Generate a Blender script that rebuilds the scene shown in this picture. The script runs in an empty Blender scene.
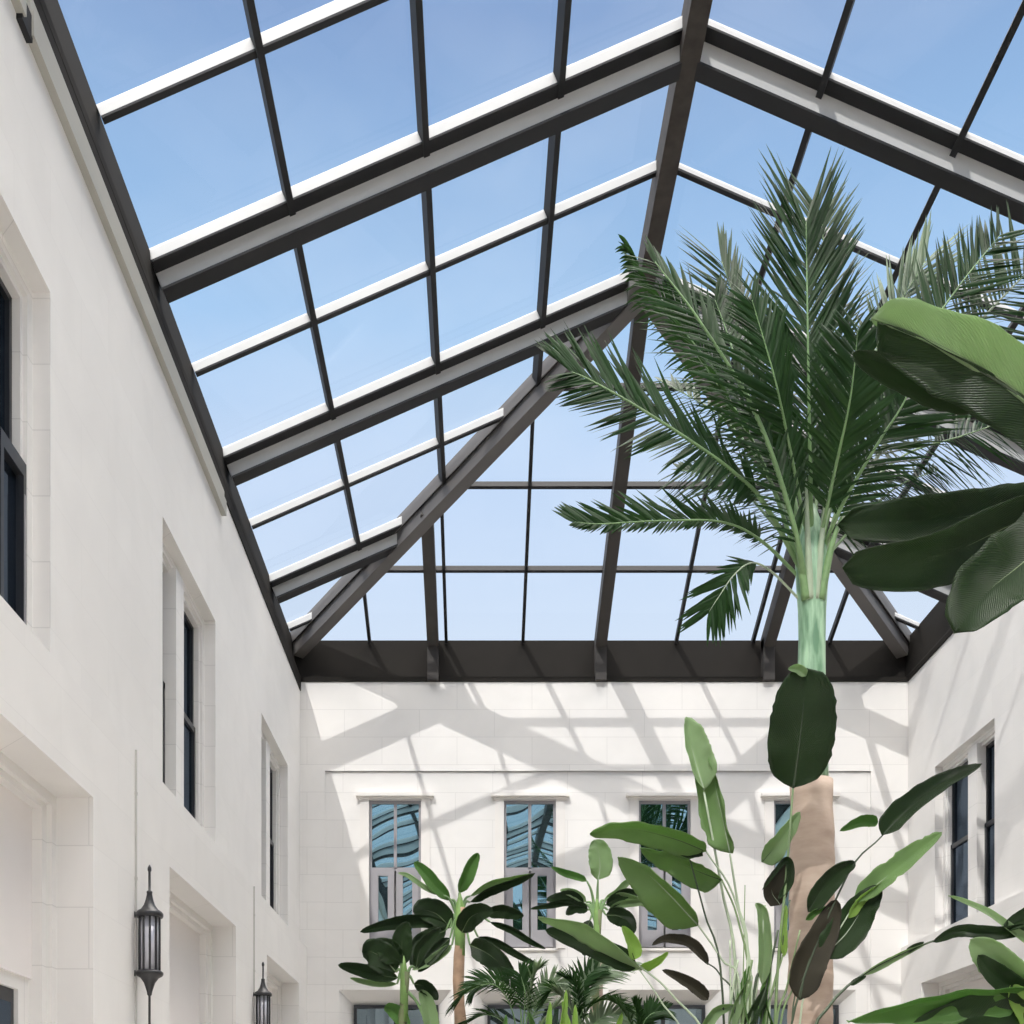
import bpy, bmesh, math, random
from mathutils import Vector, Matrix, noise
R = math.radians
C = bpy.context.scene.collection
EYE = 1.6
F = 1147.0
# ------------------------------------------------------------------ camera
cam = bpy.data.cameras.new('camera'); camo = bpy.data.objects.new('camera', cam); C.objects.link(camo)
camo.location = (0, 0, EYE); camo.rotation_euler = (R(90), 0, 0)
cam.sensor_width = 36; cam.lens = 36*F/1024; cam.shift_x = 33/1024; cam.shift_y = 634/1024
cam.clip_end = 500
bpy.context.scene.camera = camo
# ------------------------------------------------------------------ sky
W = bpy.data.worlds.new('sky'); bpy.context.scene.world = W; W.use_nodes = True
nt = W.node_tree; nt.nodes.clear(); N = nt.nodes.new; L = nt.links.new
out = N('ShaderNodeOutputWorld'); bg = N('ShaderNodeBackground'); L(bg.outputs[0], out.inputs[0])
tc = N('ShaderNodeTexCoord'); sep = N('ShaderNodeSeparateXYZ'); L(tc.outputs['Generated'], sep.inputs[0])
ramp = N('ShaderNodeValToRGB'); L(sep.outputs['Z'], ramp.inputs[0])
cr = ramp.color_ramp; cr.interpolation = 'LINEAR'
stops = [(0.0, (.80, .86, .95)), (.40, (.68, .80, .98)), (.50, (.58, .73, .97)), (.58, (.40, .62, .92)), (.645, (.31, .50, .80)),
         (.70, (.26, .40, .68)), (.76, (.30, .43, .70)), (.86, (9.4, 8.85, 8.35)), (1.0, (9.95, 9.4, 8.9))]  # last stops: unseen overhead glow, added to fill the shaded walls
while len(cr.elements) < len(stops): cr.elements.new(.5)
for e, (p, c) in zip(cr.elements, stops): e.position = p
for e, (p, c) in zip(cr.elements, stops): e.color = (*[v/10 for v in c], 1)
# thin cloud veils
nz = N('ShaderNodeTexNoise'); nz.inputs['Scale'].default_value = 2.2; nz.inputs['Detail'].default_value = 5
mp = N('ShaderNodeMapping'); mp.inputs['Scale'].default_value = (1, 1, 2.4); L(tc.outputs['Generated'], mp.inputs[0]); L(mp.outputs[0], nz.inputs['Vector'])
r2 = N('ShaderNodeMapRange'); r2.inputs[1].default_value = .50; r2.inputs[2].default_value = .78; r2.inputs[4].default_value = .35; L(nz.outputs[0], r2.inputs[0])
mx = N('ShaderNodeMix'); mx.data_type = 'RGBA'; mx.inputs[7].default_value = (.086, .094, .105, 1)
L(r2.outputs[0], mx.inputs[0]); L(ramp.outputs[0], mx.inputs[6])
L(mx.outputs[2], bg.inputs[0]); bg.inputs[1].default_value = 10.0  # sky strength
# ------------------------------------------------------------------ sun
sun = bpy.data.lights.new('sun', 'SUN'); suno = bpy.data.objects.new('sun', sun); C.objects.link(suno)
sun.energy = 2.0; sun.color = (1, .965, .925); sun.angle = R(.6)
suno.rotation_euler = Vector((.29, .97, -1)).to_track_quat('-Z', 'Y').to_euler(); suno.location = (-10, -20, 40)
vs = bpy.context.scene.view_settings
vs.view_transform = 'Standard'; vs.look = 'None'; vs.gamma = 1; vs.use_curve_mapping = False; vs.exposure = 0.0

# ------------------------------------------------------------------ helpers
def at(px, py, Y):
    """place seen at photo position px, py standing Y metres away"""
    return Vector(((px-479)*Y/F, Y, EYE+(1146-py)*Y/F))
def obj(name, bm, m, parent=None, smooth=False):
    me = bpy.data.meshes.new(name); bm.normal_update(); bm.to_mesh(me); bm.free()
    if smooth:
        for p in me.polygons: p.use_smooth = True
    o = bpy.data.objects.new(name, me); C.objects.link(o)
    for mm in (m if isinstance(m, (list, tuple)) else [m]): me.materials.append(mm)
    if parent: 
        o.parent = parent; o.matrix_parent_inverse = Matrix.Translation(parent.location).inverted()
    return o
def empty(name, loc=(0, 0, 0), parent=None):
    o = bpy.data.objects.new(name, None); C.objects.link(o); o.location = loc; o.empty_display_size = .1
    return o
def thing(name, label, cat, loc=(0, 0, 0), group=None):
    o = empty(name, loc); o['label'] = label; o['category'] = cat
    if group: o['group'] = group
    return o
def struct(o): o['kind'] = 'structure'; return o
def box(bm, a, b):
    x0, x1 = sorted((a[0], b[0])); y0, y1 = sorted((a[1], b[1])); z0, z1 = sorted((a[2], b[2]))
    v = [bm.verts.new(p) for p in ((x0,y0,z0),(x1,y0,z0),(x1,y1,z0),(x0,y1,z0),(x0,y0,z1),(x1,y0,z1),(x1,y1,z1),(x0,y1,z1))]
    for f in ((0,3,2,1),(4,5,6,7),(0,1,5,4),(1,2,6,5),(2,3,7,6),(3,0,4,7)): bm.faces.new([v[i] for i in f])
def beam(bm, p0, p1, side, up, w0, w1, h0, h1):
    """bar from p0 to p1; side and up are unit vectors; cross-section w0..w1 by h0..h1"""
    p0, p1, side, up = map(Vector, (p0, p1, side, up))
    v = []
    for p in (p0, p1):
        for a, b in ((w0,h0),(w1,h0),(w1,h1),(w0,h1)): v.append(bm.verts.new(p+side*a+up*b))
    for f in ((3,2,1,0),(4,5,6,7),(0,1,5,4),(1,2,6,5),(2,3,7,6),(3,0,4,7)): bm.faces.new([v[i] for i in f])
def tube(bm, pts, rad, n=8, cap=True):
    pts = [Vector(p) for p in pts]; rings = []
    if not isinstance(rad, (list, tuple)): rad = [rad]*len(pts)
    ref = Vector((0, 0, 1))
    for i, p in enumerate(pts):
        t = (pts[min(i+1, len(pts)-1)]-pts[max(i-1, 0)]).normalized()
        if i == 0:
            if abs(t.dot(ref)) > .9: ref = Vector((1, 0, 0))
            a = t.cross(ref).normalized()
        else: a = (a-t*a.dot(t)).normalized()
        b = t.cross(a)
        rings.append([bm.verts.new(p+(a*math.cos(k*2*math.pi/n)+b*math.sin(k*2*math.pi/n))*rad[i]) for k in range(n)])
    for r0, r1 in zip(rings, rings[1:]):
        for k in range(n): bm.faces.new((r0[k], r0[(k+1) % n], r1[(k+1) % n], r1[k]))
    if cap: bm.faces.new(rings[0][::-1]); bm.faces.new(rings[-1])
def lathe(bm, c, prof, n=20):
    rings = [[bm.verts.new((c[0]+r*math.cos(k*2*math.pi/n), c[1]+r*math.sin(k*2*math.pi/n), c[2]+z)) for k in range(n)] for r, z in prof]
    for r0, r1 in zip(rings, rings[1:]):
        for k in range(n): bm.faces.new((r0[k], r0[(k+1) % n], r1[(k+1) % n], r1[k]))
    bm.faces.new(rings[0][::-1]); bm.faces.new(rings[-1])
def BM(): return bmesh.new()

# ------------------------------------------------------------------ materials
def mat(name, col, rough=.6, metal=0, spec=.5, noise_amt=0, nscale=3, bump=0):
    m = bpy.data.materials.new(name); m.use_nodes = True; t = m.node_tree; b = t.nodes['Principled BSDF']
    b.inputs['Base Color'].default_value = (*col, 1); b.inputs['Roughness'].default_value = rough
    b.inputs['Metallic'].default_value = metal; b.inputs['Specular IOR Level'].default_value = spec
    if noise_amt or bump:
        g = t.nodes.new('ShaderNodeNewGeometry'); n = t.nodes.new('ShaderNodeTexNoise'); n.inputs['Scale'].default_value = nscale; n.inputs['Detail'].default_value = 6
        t.links.new(g.outputs['Position'], n.inputs['Vector'])
        if noise_amt:
            x = t.nodes.new('ShaderNodeMix'); x.data_type = 'RGBA'
            x.inputs[6].default_value = (*[c*(1-noise_amt) for c in col], 1); x.inputs[7].default_value = (*[min(1, c*(1+noise_amt)) for c in col], 1)
            t.links.new(n.outputs[0], x.inputs[0]); t.links.new(x.outputs[2], b.inputs['Base Color'])
        if bump:
            bp = t.nodes.new('ShaderNodeBump'); bp.inputs['Strength'].default_value = bump; bp.inputs['Distance'].default_value = .02
            t.links.new(n.outputs[0], bp.inputs['Height']); t.links.new(bp.outputs[0], b.inputs['Normal'])
    return m
def stone_mat(name, col, jw=.008, mort=.72, bw=1.5, rh=.55, zoff=.12):
    m = bpy.data.materials.new(name); m.use_nodes = True; t = m.node_tree; b = t.nodes['Principled BSDF']; n = t.nodes.new; l = t.links.new
    g = n('ShaderNodeNewGeometry'); s = n('ShaderNodeSeparateXYZ'); l(g.outputs['Position'], s.inputs[0])
    a = n('ShaderNodeMath'); a.operation = 'ADD'; l(s.outputs[0], a.inputs[0]); l(s.outputs[1], a.inputs[1])
    z = n('ShaderNodeMath'); z.operation = 'ADD'; l(s.outputs[2], z.inputs[0]); z.inputs[1].default_value = zoff
    c = n('ShaderNodeCombineXYZ'); l(a.outputs[0], c.inputs[0]); l(z.outputs[0], c.inputs[1])
    br = n('ShaderNodeTexBrick'); l(c.outputs[0], br.inputs['Vector']); br.inputs['Scale'].default_value = 1
    br.inputs['Brick Width'].default_value = bw; br.inputs['Row Height'].default_value = rh; br.inputs['Mortar Size'].default_value = jw
    br.inputs['Mortar Smooth'].default_value = .3; br.inputs['Bias'].default_value = 0
    br.inputs['Color1'].default_value = (*[v*.985 for v in col], 1); br.inputs['Color2'].default_value = (*[min(1, v*1.01) for v in col], 1)
    br.inputs['Mortar'].default_value = (*[v*mort for v in col], 1)
    no = n('ShaderNodeTexNoise'); no.inputs['Scale'].default_value = 1.3; no.inputs['Detail'].default_value = 8; no.inputs['Distortion'].default_value = .8
    l(g.outputs['Position'], no.inputs['Vector'])
    mr = n('ShaderNodeMapRange'); mr.inputs[1].default_value = .3; mr.inputs[2].default_value = .7; mr.inputs[3].default_value = .955; mr.inputs[4].default_value = 1.0; l(no.outputs[0], mr.inputs[0])
    mu = n('ShaderNodeMix'); mu.data_type = 'RGBA'; mu.blend_type = 'MULTIPLY'; mu.inputs[0].default_value = 1
    l(br.outputs[0], mu.inputs[6]); l(mr.outputs[0], mu.inputs[7]); l(mu.outputs[2], b.inputs['Base Color'])
    b.inputs['Roughness'].default_value = .85; b.inputs['Specular IOR Level'].default_value = .2
    return m
STONE = stone_mat('limestone', (.862, .842, .817), mort=.86, jw=.006)
STONEL = stone_mat('limestone_plain', (.862, .842, .817), jw=.004, mort=.95)
TRIM = mat('stone_trim', (.84, .81, .775), .85, spec=.2, noise_amt=.03)
PANEL = mat('render_panel', (.86, .82, .80), .9, spec=.1, noise_amt=.02)
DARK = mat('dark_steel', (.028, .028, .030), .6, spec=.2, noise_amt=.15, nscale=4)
BRONZE = mat('bronze_brown_steel', (.06, .055, .052), .6, spec=.25, noise_amt=.3, nscale=3)
FASC = mat('charcoal_fascia', (.021, .019, .017), .8, spec=.12, noise_amt=.12)
GREY = mat('mid_grey_steel', (.14, .133, .13), .6, spec=.25, noise_amt=.1)
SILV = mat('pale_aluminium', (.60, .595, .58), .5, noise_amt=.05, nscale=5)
RIDGE = mat('weathered_ridge_steel', (.06, .052, .047), .7, spec=.2, noise_amt=.55, nscale=6)
LGREY = mat('light_grey_conduit', (.42, .41, .37), .6)
FRAME = mat('grey_window_frame', (.34, .33, .35), .5)
FRAMED = mat('black_window_frame', (.025, .027, .032), .4)
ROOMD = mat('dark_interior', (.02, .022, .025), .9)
LAMPM = mat('wrought_black_metal', (.03, .03, .033), .4)
PAVE = stone_mat('paving', (.70, .68, .65), bw=.9, rh=.6)
SOIL = mat('soil', (.06, .045, .03), .95, noise_amt=.4, nscale=8, bump=.6)
def roof_glass():
    m = bpy.data.materials.new('roof_glass'); m.use_nodes = True; t = m.node_tree; t.nodes.clear(); n = t.nodes.new
    o = n('ShaderNodeOutputMaterial'); x = n('ShaderNodeMixShader'); tr = n('ShaderNodeBsdfTransparent'); gl = n('ShaderNodeBsdfGlossy')
    tr.inputs[0].default_value = (.975, .985, .985, 1); gl.inputs['Roughness'].default_value = .02
    fr = n('ShaderNodeFresnel'); fr.inputs[0].default_value = 1.25
    t.links.new(fr.outputs[0], x.inputs[0]); t.links.new(tr.outputs[0], x.inputs[1]); t.links.new(gl.outputs[0], x.inputs[2]); t.links.new(x.outputs[0], o.inputs[0])
    return m
ROOFG = roof_glass()
def win_glass(name, base, refl, fac):
    m = bpy.data.materials.new(name); m.use_nodes = True; t = m.node_tree; t.nodes.clear(); n = t.nodes.new
    o = n('ShaderNodeOutputMaterial'); x = n('ShaderNodeMixShader'); d = n('ShaderNodeBsdfDiffuse'); gl = n('ShaderNodeBsdfGlossy')
    d.inputs[0].default_value = (*base, 1); gl.inputs['Roughness'].default_value = .01; gl.inputs[0].default_value = (*refl, 1); x.inputs[0].default_value = fac
    tx = n('ShaderNodeTexNoise'); g = n('ShaderNodeNewGeometry'); tx.inputs['Scale'].default_value = .9; tx.inputs['Detail'].default_value = 0
    bp = n('ShaderNodeBump'); bp.inputs['Strength'].default_value = .25; bp.inputs['Distance'].default_value = .03
    t.links.new(g.outputs['Position'], tx.inputs['Vector']); t.links.new(tx.outputs[0], bp.inputs['Height']); t.links.new(bp.outputs[0], gl.inputs['Normal'])
    t.links.new(d.outputs[0], x.inputs[1]); t.links.new(gl.outputs[0], x.inputs[2]); t.links.new(x.outputs[0], o.inputs[0])
    return m
MGLASS = win_glass('lower_window_glass', (.03, .04, .045), (.30, .38, .42), .6)
SGLASS = win_glass('dark_side_glass', (.015, .02, .028), (.25, .32, .42), .35)
GLASS = win_glass('window_glass', (.02, .035, .045), (.42, .66, .74), .75)
FROST = win_glass('lantern_glass', (.62, .62, .68), (.9, .9, 1), .12)

# ================================================================== STRUCTURE
XL, XR, YB, YF = -3.58, 8.58, 22.94, -11.53
WT = EYE+9.28                    # wall top
ZS = EYE+3.96                    # sill band
HEAD = EYE+7.13                  # heads of upper windows
def wall(bm, org, u, n, u0, u1, z0, z1, holes):
    """wall face along u with outward-into-room normal n; holes=(ua,ub,za,zb,depth,splay) get reveals and a back face"""
    org, u, n = Vector(org), Vector(u), Vector(n); Z = Vector((0, 0, 1))
    us = sorted({u0, u1, *[h[0] for h in holes], *[h[1] for h in holes]}); zs = sorted({z0, z1, *[max(z0, h[2]) for h in holes], *[min(z1, h[3]) for h in holes]})
    P = lambda a, z, d=0: org+u*a+Z*z-n*d
    fl = u.cross(Z).dot(n) > 0; mi = [0]
    def q(*p): 
        f = bm.faces.new([bm.verts.new(x) for x in (p if fl else p[::-1])]); f.material_index = mi[0]
    for a, b in zip(us, us[1:]):
        for c, d in zip(zs, zs[1:]):
            mu, mz = (a+b)/2, (c+d)/2
            if any(h[0] < mu < h[1] and h[2] < mz < h[3] for h in holes): continue
            q(P(a, c), P(b, c), P(b, d), P(a, d))
    mi[0] = 1
    for a, b, c, d, dep, sp in holes:
        c0 = max(c, z0); d0 = min(d, z1); cc = c0 if c <= z0 else c0
        a2, b2, d2 = a+sp, b-sp, d0-(sp if d <= z1 else 0)
        q(P(a, c0), P(a2, c0, dep), P(a2, d2, dep), P(a, d0)); q(P(b2, c0, dep), P(b, c0), P(b, d0), P(b2, d2, dep))
        if d <= z1: q(P(a2, d2, dep), P(b2, d2, dep), P(b, d0), P(a, d0))
        if c >= z0: q(P(a, c0), P(b, c0), P(b2, c0, dep), P(a2, c0, dep))
        q(P(a2, c0, dep), P(b2, c0, dep), P(b2, d2, dep), P(a2, d2, dep))
    # outer back and top so the wall is solid
    mi[0] = 0
    D = .9
    q(P(u1, z0, D), P(u0, z0, D), P(u0, z1, D), P(u1, z1, D)); q(P(u0, z1), P(u1, z1), P(u1, z1, D), P(u0, z1, D))
    q(P(u0, z0, D), P(u0, z0), P(u0, z1), P(u0, z1, D)); q(P(u1, z0), P(u1, z0, D), P(u1, z1, D), P(u1, z1))
WINL = [(.92, 3.5), (6.9, 9.58), (12.98, 15.58), (18.87, 21.47)]
WINR = [(a+.22, b+.12) for a, b in WINL]
NICHE = [(-5.3, -1.8), (.75, 4.25), (6.73, 10.23), (12.75, 16.24), (18.6, 21.9)]
NH = EYE+3.11
for side, X, nx in (('left', XL, 1), ('right', XR, -1)):
    bm = BM()
    u = (0, 1, 0)
    wall(bm, (X, 0, 0), u, (nx, 0, 0), YF, YB+.9, ZS, WT, [(a, b, ZS-.001, HEAD, .5, 0) for a, b in (WINL if nx > 0 else WINR)])
    lx = X+.14*nx
    wall(bm, (lx, 0, 0), u, (nx, 0, 0), YF, YB, 0, ZS, [(a, b, -.1, NH, .62, 0) for a, b in NICHE])
    struct(obj('wall_'+side, bm, (STONEL, STONE)))
# back wall with a shallow recessed field
BW = [-1.68, 1.02, 3.72, 6.42]
bm = BM(); dpt = .035
wx0, wx1, wz = (325-479)*.02, (871-479)*.02, EYE+(1146-771)*.02
wall(bm, (0, YB, 0), (1, 0, 0), (0, -1, 0), XL, wx0, 0, WT, [])
wall(bm, (0, YB, 0), (1, 0, 0), (0, -1, 0), wx1, XR, 0, WT, [])
wall(bm, (0, YB, 0), (1, 0, 0), (0, -1, 0), wx0, wx1, wz, WT, [])
holes = [(c-.52, c+.52, EYE+3.96, EYE+6.93, .22, 0) for c in BW] + [(c-1.13, c+1.13, -.1, EYE+3.13, .30, .28) for c in BW]
wall(bm, (0, YB+dpt, 0), (1, 0, 0), (0, -1, 0), wx0-.001, wx1+.001, 0, wz, holes)
wall_b = struct(obj('wall_back', bm, (STONE, STONE)))
bm = BM(); wall(bm, (0, YF, 0), (1, 0, 0), (0, 1, 0), XL-.9, XR+.9, 0, WT, []); struct(obj('wall_front', bm, STONE))
bm = BM(); box(bm, (XL-2, YF-1, -.2), (XR+2, YB+2, 0)); struct(obj('floor', bm, PAVE))

# fascia beam round the top of the walls
GXL, GXR, GYB, GYF = -3.75, 8.61, 23.14, -11.73; XC = 2.43; HALF = 6.18
ZE = EYE+10.2; ZR = EYE+12.9; YA = GYB-HALF*1.015; YAF = GYF+HALF*1.015
SL = (ZR-ZE)/HALF
ceiling = struct(empty('ceiling', (XC, 6, WT)))
bm = BM()
def ring(x0, x1, y0, y1, z): return [bm.verts.new(p) for p in ((x0,y0,z),(x1,y0,z),(x1,y1,z),(x0,y1,z))]
ra = ring(XL+.02, XR-.02, YF+.02, YB-.02, WT+.002); rb = ring(XL+.02, XR-.02, YF+.02, YB-.02, WT+.10); rb2 = ring(GXL+.07, GXR-.04, GYF+.07, GYB-.07, WT+.14); rc = ring(GXL, GXR, GYF, GYB, ZE)
rd = ring(GXL-.7, GXR+.7, GYF-.7, GYB+.7, ZE-.3); re_ = ring(GXL-.7, GXR+.7, GYF-.7, GYB+.7, WT+.002)
for p, q in ((ra, rb), (rb, rb2), (rb2, rc), (rc, rd), (rd, re_), (re_, ra)):
    for k in range(4): bm.faces.new((p[k], p[(k+1) % 4], q[(k+1) % 4], q[k]))
bmesh.ops.recalc_face_normals(bm, faces=bm.faces)
obj('eave_fascia', bm, FASC, ceiling)
bm = BM(); box(bm, (XL-.2, YF, WT-.18), (XL+.018, YB, WT+.01)); obj('eave_skirt', bm, FASC, ceiling)
# roof planes
def slope_pt(side, y, v, d=0):
    """point on a long slope, v=0 at the eave, 1 at the ridge, d metres above the glass plane"""
    x = (GXL+(XC-GXL)*v) if side < 0 else (GXR+(XC-GXR)*v)
    n = Vector((side*SL, 0, 1)).normalized()
    return Vector((x, y, ZE+(ZR-ZE)*v))+n*d
def nrm(side): return Vector((side*SL, 0, 1)).normalized()
RAF = [16.97-3.72*k for k in range(-1, 8)]
THIN = [22.45-3.72*k for k in range(0, 10)]
def vmax(y): 
    if y > YA: return (GYB-y)/(GYB-YA)
    if y < YAF: return (y-GYF)/(YAF-GYF)
    return 1
for side in (-1, 1):
    n = nrm(side)
    for y in RAF:
        if not GYF+.5 < y < GYB-.5: continue
        p0, p1 = slope_pt(side, y, -.005), slope_pt(side, y, vmax(y)*.995)
        bm = BM(); hr = -.11 if side < 0 else -.055
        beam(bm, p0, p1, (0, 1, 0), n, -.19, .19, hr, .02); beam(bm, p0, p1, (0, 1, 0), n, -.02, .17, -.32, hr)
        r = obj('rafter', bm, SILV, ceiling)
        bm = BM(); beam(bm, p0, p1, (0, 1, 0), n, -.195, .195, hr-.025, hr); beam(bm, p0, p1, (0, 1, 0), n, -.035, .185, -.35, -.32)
        o = obj('rafter_shade_strip', bm, DARK, r)  # dark strips along the undersides, shade put into their colour
    for y in THIN:
        if not GYF+.3 < y < GYB-.3: continue
        p0, p1 = slope_pt(side, y, 0), slope_pt(side, y, vmax(y)*.995)
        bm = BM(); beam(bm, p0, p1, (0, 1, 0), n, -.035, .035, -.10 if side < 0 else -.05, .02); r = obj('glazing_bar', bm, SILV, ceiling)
        bm = BM(); beam(bm, p0, p1, (0, 1, 0), n, -.038, .038, -.125 if side < 0 else -.08, -.10 if side < 0 else -.05); obj('bar_shade_strip', bm, DARK, r)  # bar underside painted dark in place of its shade
    for v in (.25, .5, .75):
        ya, yb = GYF+(YAF-GYF)*v, GYB-(GYB-YA)*v
        up = n; sd = Vector((1, 0, -side*SL)).normalized()
        bm = BM(); beam(bm, slope_pt(side, ya, v), slope_pt(side, yb, v), sd, up, -.037, .037, -.155, .02)
        obj('purlin', bm, DARK, ceiling)
# hip ends
for e, (ye, yap, sy) in enumerate(((GYB, YA, 1), (GYF, YAF, -1))):
    n = Vector((0, sy*(ZR-ZE)/(abs(ye-yap)), 1)).normalized(); sd = Vector((1, 0, 0))
    def hp(x, v, d=0): return Vector((x, ye+(yap-ye)*v, ZE+(ZR-ZE)*v))+n*d
    for dx in (-3.35, 0, 3.35):
        v1 = 1-abs(dx)/HALF
        bm = BM(); beam(bm, hp(XC+dx, 0)+Vector((0, 0, -.9))*0, hp(XC+dx, v1*.99), sd, n, -.11, .11, -.36, -.02)
        # the foot of the rafter runs down over the fascia
        y0 = ye-sy*.17
        box(bm, (XC+dx-.11, y0-sy*.14, WT+.01), (XC+dx+.11, y0+sy*.12, ZE-.06))
        obj('hip_end_rafter', bm, BRONZE, ceiling)
    for k in range(-3, 4):
        v1 = 1-abs(k)/4
        bm = BM(); beam(bm, hp(XC+k*HALF/4, 0), hp(XC+k*HALF/4, v1*.99), sd, n, -.03, .03, -.10, .02); obj('hip_end_bar', bm, DARK, ceiling)
    su = Vector((0, yap-ye, ZR-ZE)).normalized()
    for v in (.25, .5, .75):
        bm = BM(); beam(bm, hp(XC-HALF*(1-v), v), hp(XC+HALF*(1-v), v), su, n, -.03, .03, -.10, .02); obj('hip_end_purlin', bm, DARK, ceiling)
    for sx, gx in ((-1, GXL), (1, GXR)):
        a, b = Vector((gx, ye, ZE)), Vector((XC, yap, ZR)); t = (b-a).normalized(); s = t.cross(Vector((0, 0, 1))).normalized(); up = s.cross(t)
        a2 = a+t*.05
        bm = BM(); beam(bm, a2, b, s, up, -.16, .16, -.17, .03); h = obj('hip_beam', bm, DARK, ceiling)
        bm = BM(); beam(bm, a2, b+t*0, s, up, -.115, .115, -.42, -.17); obj('hip_beam_web', bm, GREY, h)
        bm = BM(); beam(bm, a2, b, s, up, -.165, -.15, -.19, .035) ; beam(bm, a2, b, s, up, .15, .165, -.19, .035); obj('hip_beam_edge', bm, GREY, h)
bm = BM(); beam(bm, (XC, YAF, ZR), (XC, YA, ZR), (1, 0, 0), (0, 0, 1), -.115, .115, -.42, .04); obj('ridge_beam', bm, RIDGE, ceiling)
bm = BM(); box(bm, (XC-.24, YA-.24, ZR-.44), (XC+.24, YA+.24, ZR-.1)); ap = obj('apex_plate', bm, GREY, ceiling)
# glass
def gpane(pts):
    bm = BM(); f = bm.faces.new([bm.verts.new(p) for p in pts]); obj('roof_glass', bm, ROOFG, ceiling)
gz = .01
A, B_, Cc, D_ = Vector((GXL, GYF, ZE)), Vector((GXR, GYF, ZE)), Vector((GXR, GYB, ZE)), Vector((GXL, GYB, ZE)); R0, R1 = Vector((XC, YAF, ZR)), Vector((XC, YA, ZR))
gpane([A, D_, R1, R0]); gpane([B_, R0, R1, Cc]); gpane([D_, Cc, R1]); gpane([A, R0, B_])
# cable tray under the left eave
bm = BM(); 
for a, b in ((-6, 8.9), (9.05, 15.95)):
    box(bm, (XL, a, WT-.52), (XL+.07, b, WT-.32)); box(bm, (XL, a, WT-.32), (XL+.04, b, WT-.18))
struct(obj('trim_1', bm, LGREY))
bm = BM()
for y in (8.97, 5.3): box(bm, (XL, y-.10, WT-.56), (XL+.05, y+.10, WT-.36))
struct(obj('trim_2', bm, DARK))

# ------------------------------------------------------------------ side windows
wn = 0
def side_window(X, nx, a, b):
    global wn; wn += 1
    w = struct(empty('window_%d' % wn, (X, (a+b)/2, ZS)))
    bx = lambda bm, d0, d1, y0, y1, z0, z1: box(bm, (X-nx*d0, y0, z0), (X-nx*d1, y1, z1))
    m = (a+b)/2
    bm = BM()     # inner stone step, centre mullion
    bx(bm, .15, .49, a, a+.11, ZS, HEAD); bx(bm, .15, .49, b-.11, b, ZS, HEAD); bx(bm, .15, .49, a+.11, b-.11, HEAD-.11, HEAD)
    bx(bm, .19, .49, b-.15, b-.11, ZS, HEAD-.11); bx(bm, .19, .49, a+.11, a+.15, ZS, HEAD-.11); bx(bm, .19, .49, a+.15, b-.15, HEAD-.16, HEAD-.11)
    obj('stone_surround', bm, STONE, w)
    bm = BM(); bx(bm, .10, .49, m-.34, m+.02, ZS, HEAD-.1); obj('mullion', bm, STONE, w)
    for y0, y1 in ((a+.15, m-.34), (m+.02, b-.15)):
        bm = BM(); zt = EYE+5.62
        for p in ((y0, y0+.05, ZS, HEAD-.16), (y1-.05, y1, ZS, HEAD-.16), (y0, y1, HEAD-.21, HEAD-.16)): bx(bm, .26, .38, *p)
        for p in ((y0, y0+.07, ZS, zt), (y1-.07, y1, ZS, zt), (y0, y1, zt-.08, zt), (y0, y1, ZS, ZS+.08)): bx(bm, .235, .38, *p)
        fr = obj('window_frame', bm, FRAMED, w)
        bm = BM(); bx(bm, .30, .31, y0+.05, y1-.05, zt, HEAD-.21); bx(bm, .27, .28, y0+.07, y1-.07, ZS+.08, zt-.08); obj('pane', bm, SGLASS, w)
    if X < 0 and 6 < a < 8:      # sash standing proud of the nearest left window
        bm = BM(); bx(bm, .155, .30, b-.62, b-.56, ZS+.01, EYE+5.62); bx(bm, .155, .30, b-.17, b-.115, ZS+.01, EYE+5.62); bx(bm, .155, .30, b-.56, b-.17, EYE+5.5, EYE+5.62); bx(bm, .155, .30, b-.56, b-.17, ZS+.01, ZS+.1)
        cs = obj('open_casement', bm, FRAMED, w); bm = BM(); bx(bm, .22, .23, b-.56, b-.17, ZS+.1, EYE+5.5); obj('casement_pane', bm, SGLASS, cs)
        bm = BM(); bx(bm, .149, .155, b-.165, b-.14, ZS+.2, EYE+5.35); obj('casement_highlight', bm, FRAME, cs)  # highlight on the sash, painted as a lighter grey strip
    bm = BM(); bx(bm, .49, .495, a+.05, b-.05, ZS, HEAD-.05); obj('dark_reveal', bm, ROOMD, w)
for a, b in WINL: side_window(XL, 1, a, b)
for a, b in WINR: side_window(XR, -1, a, b)
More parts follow.
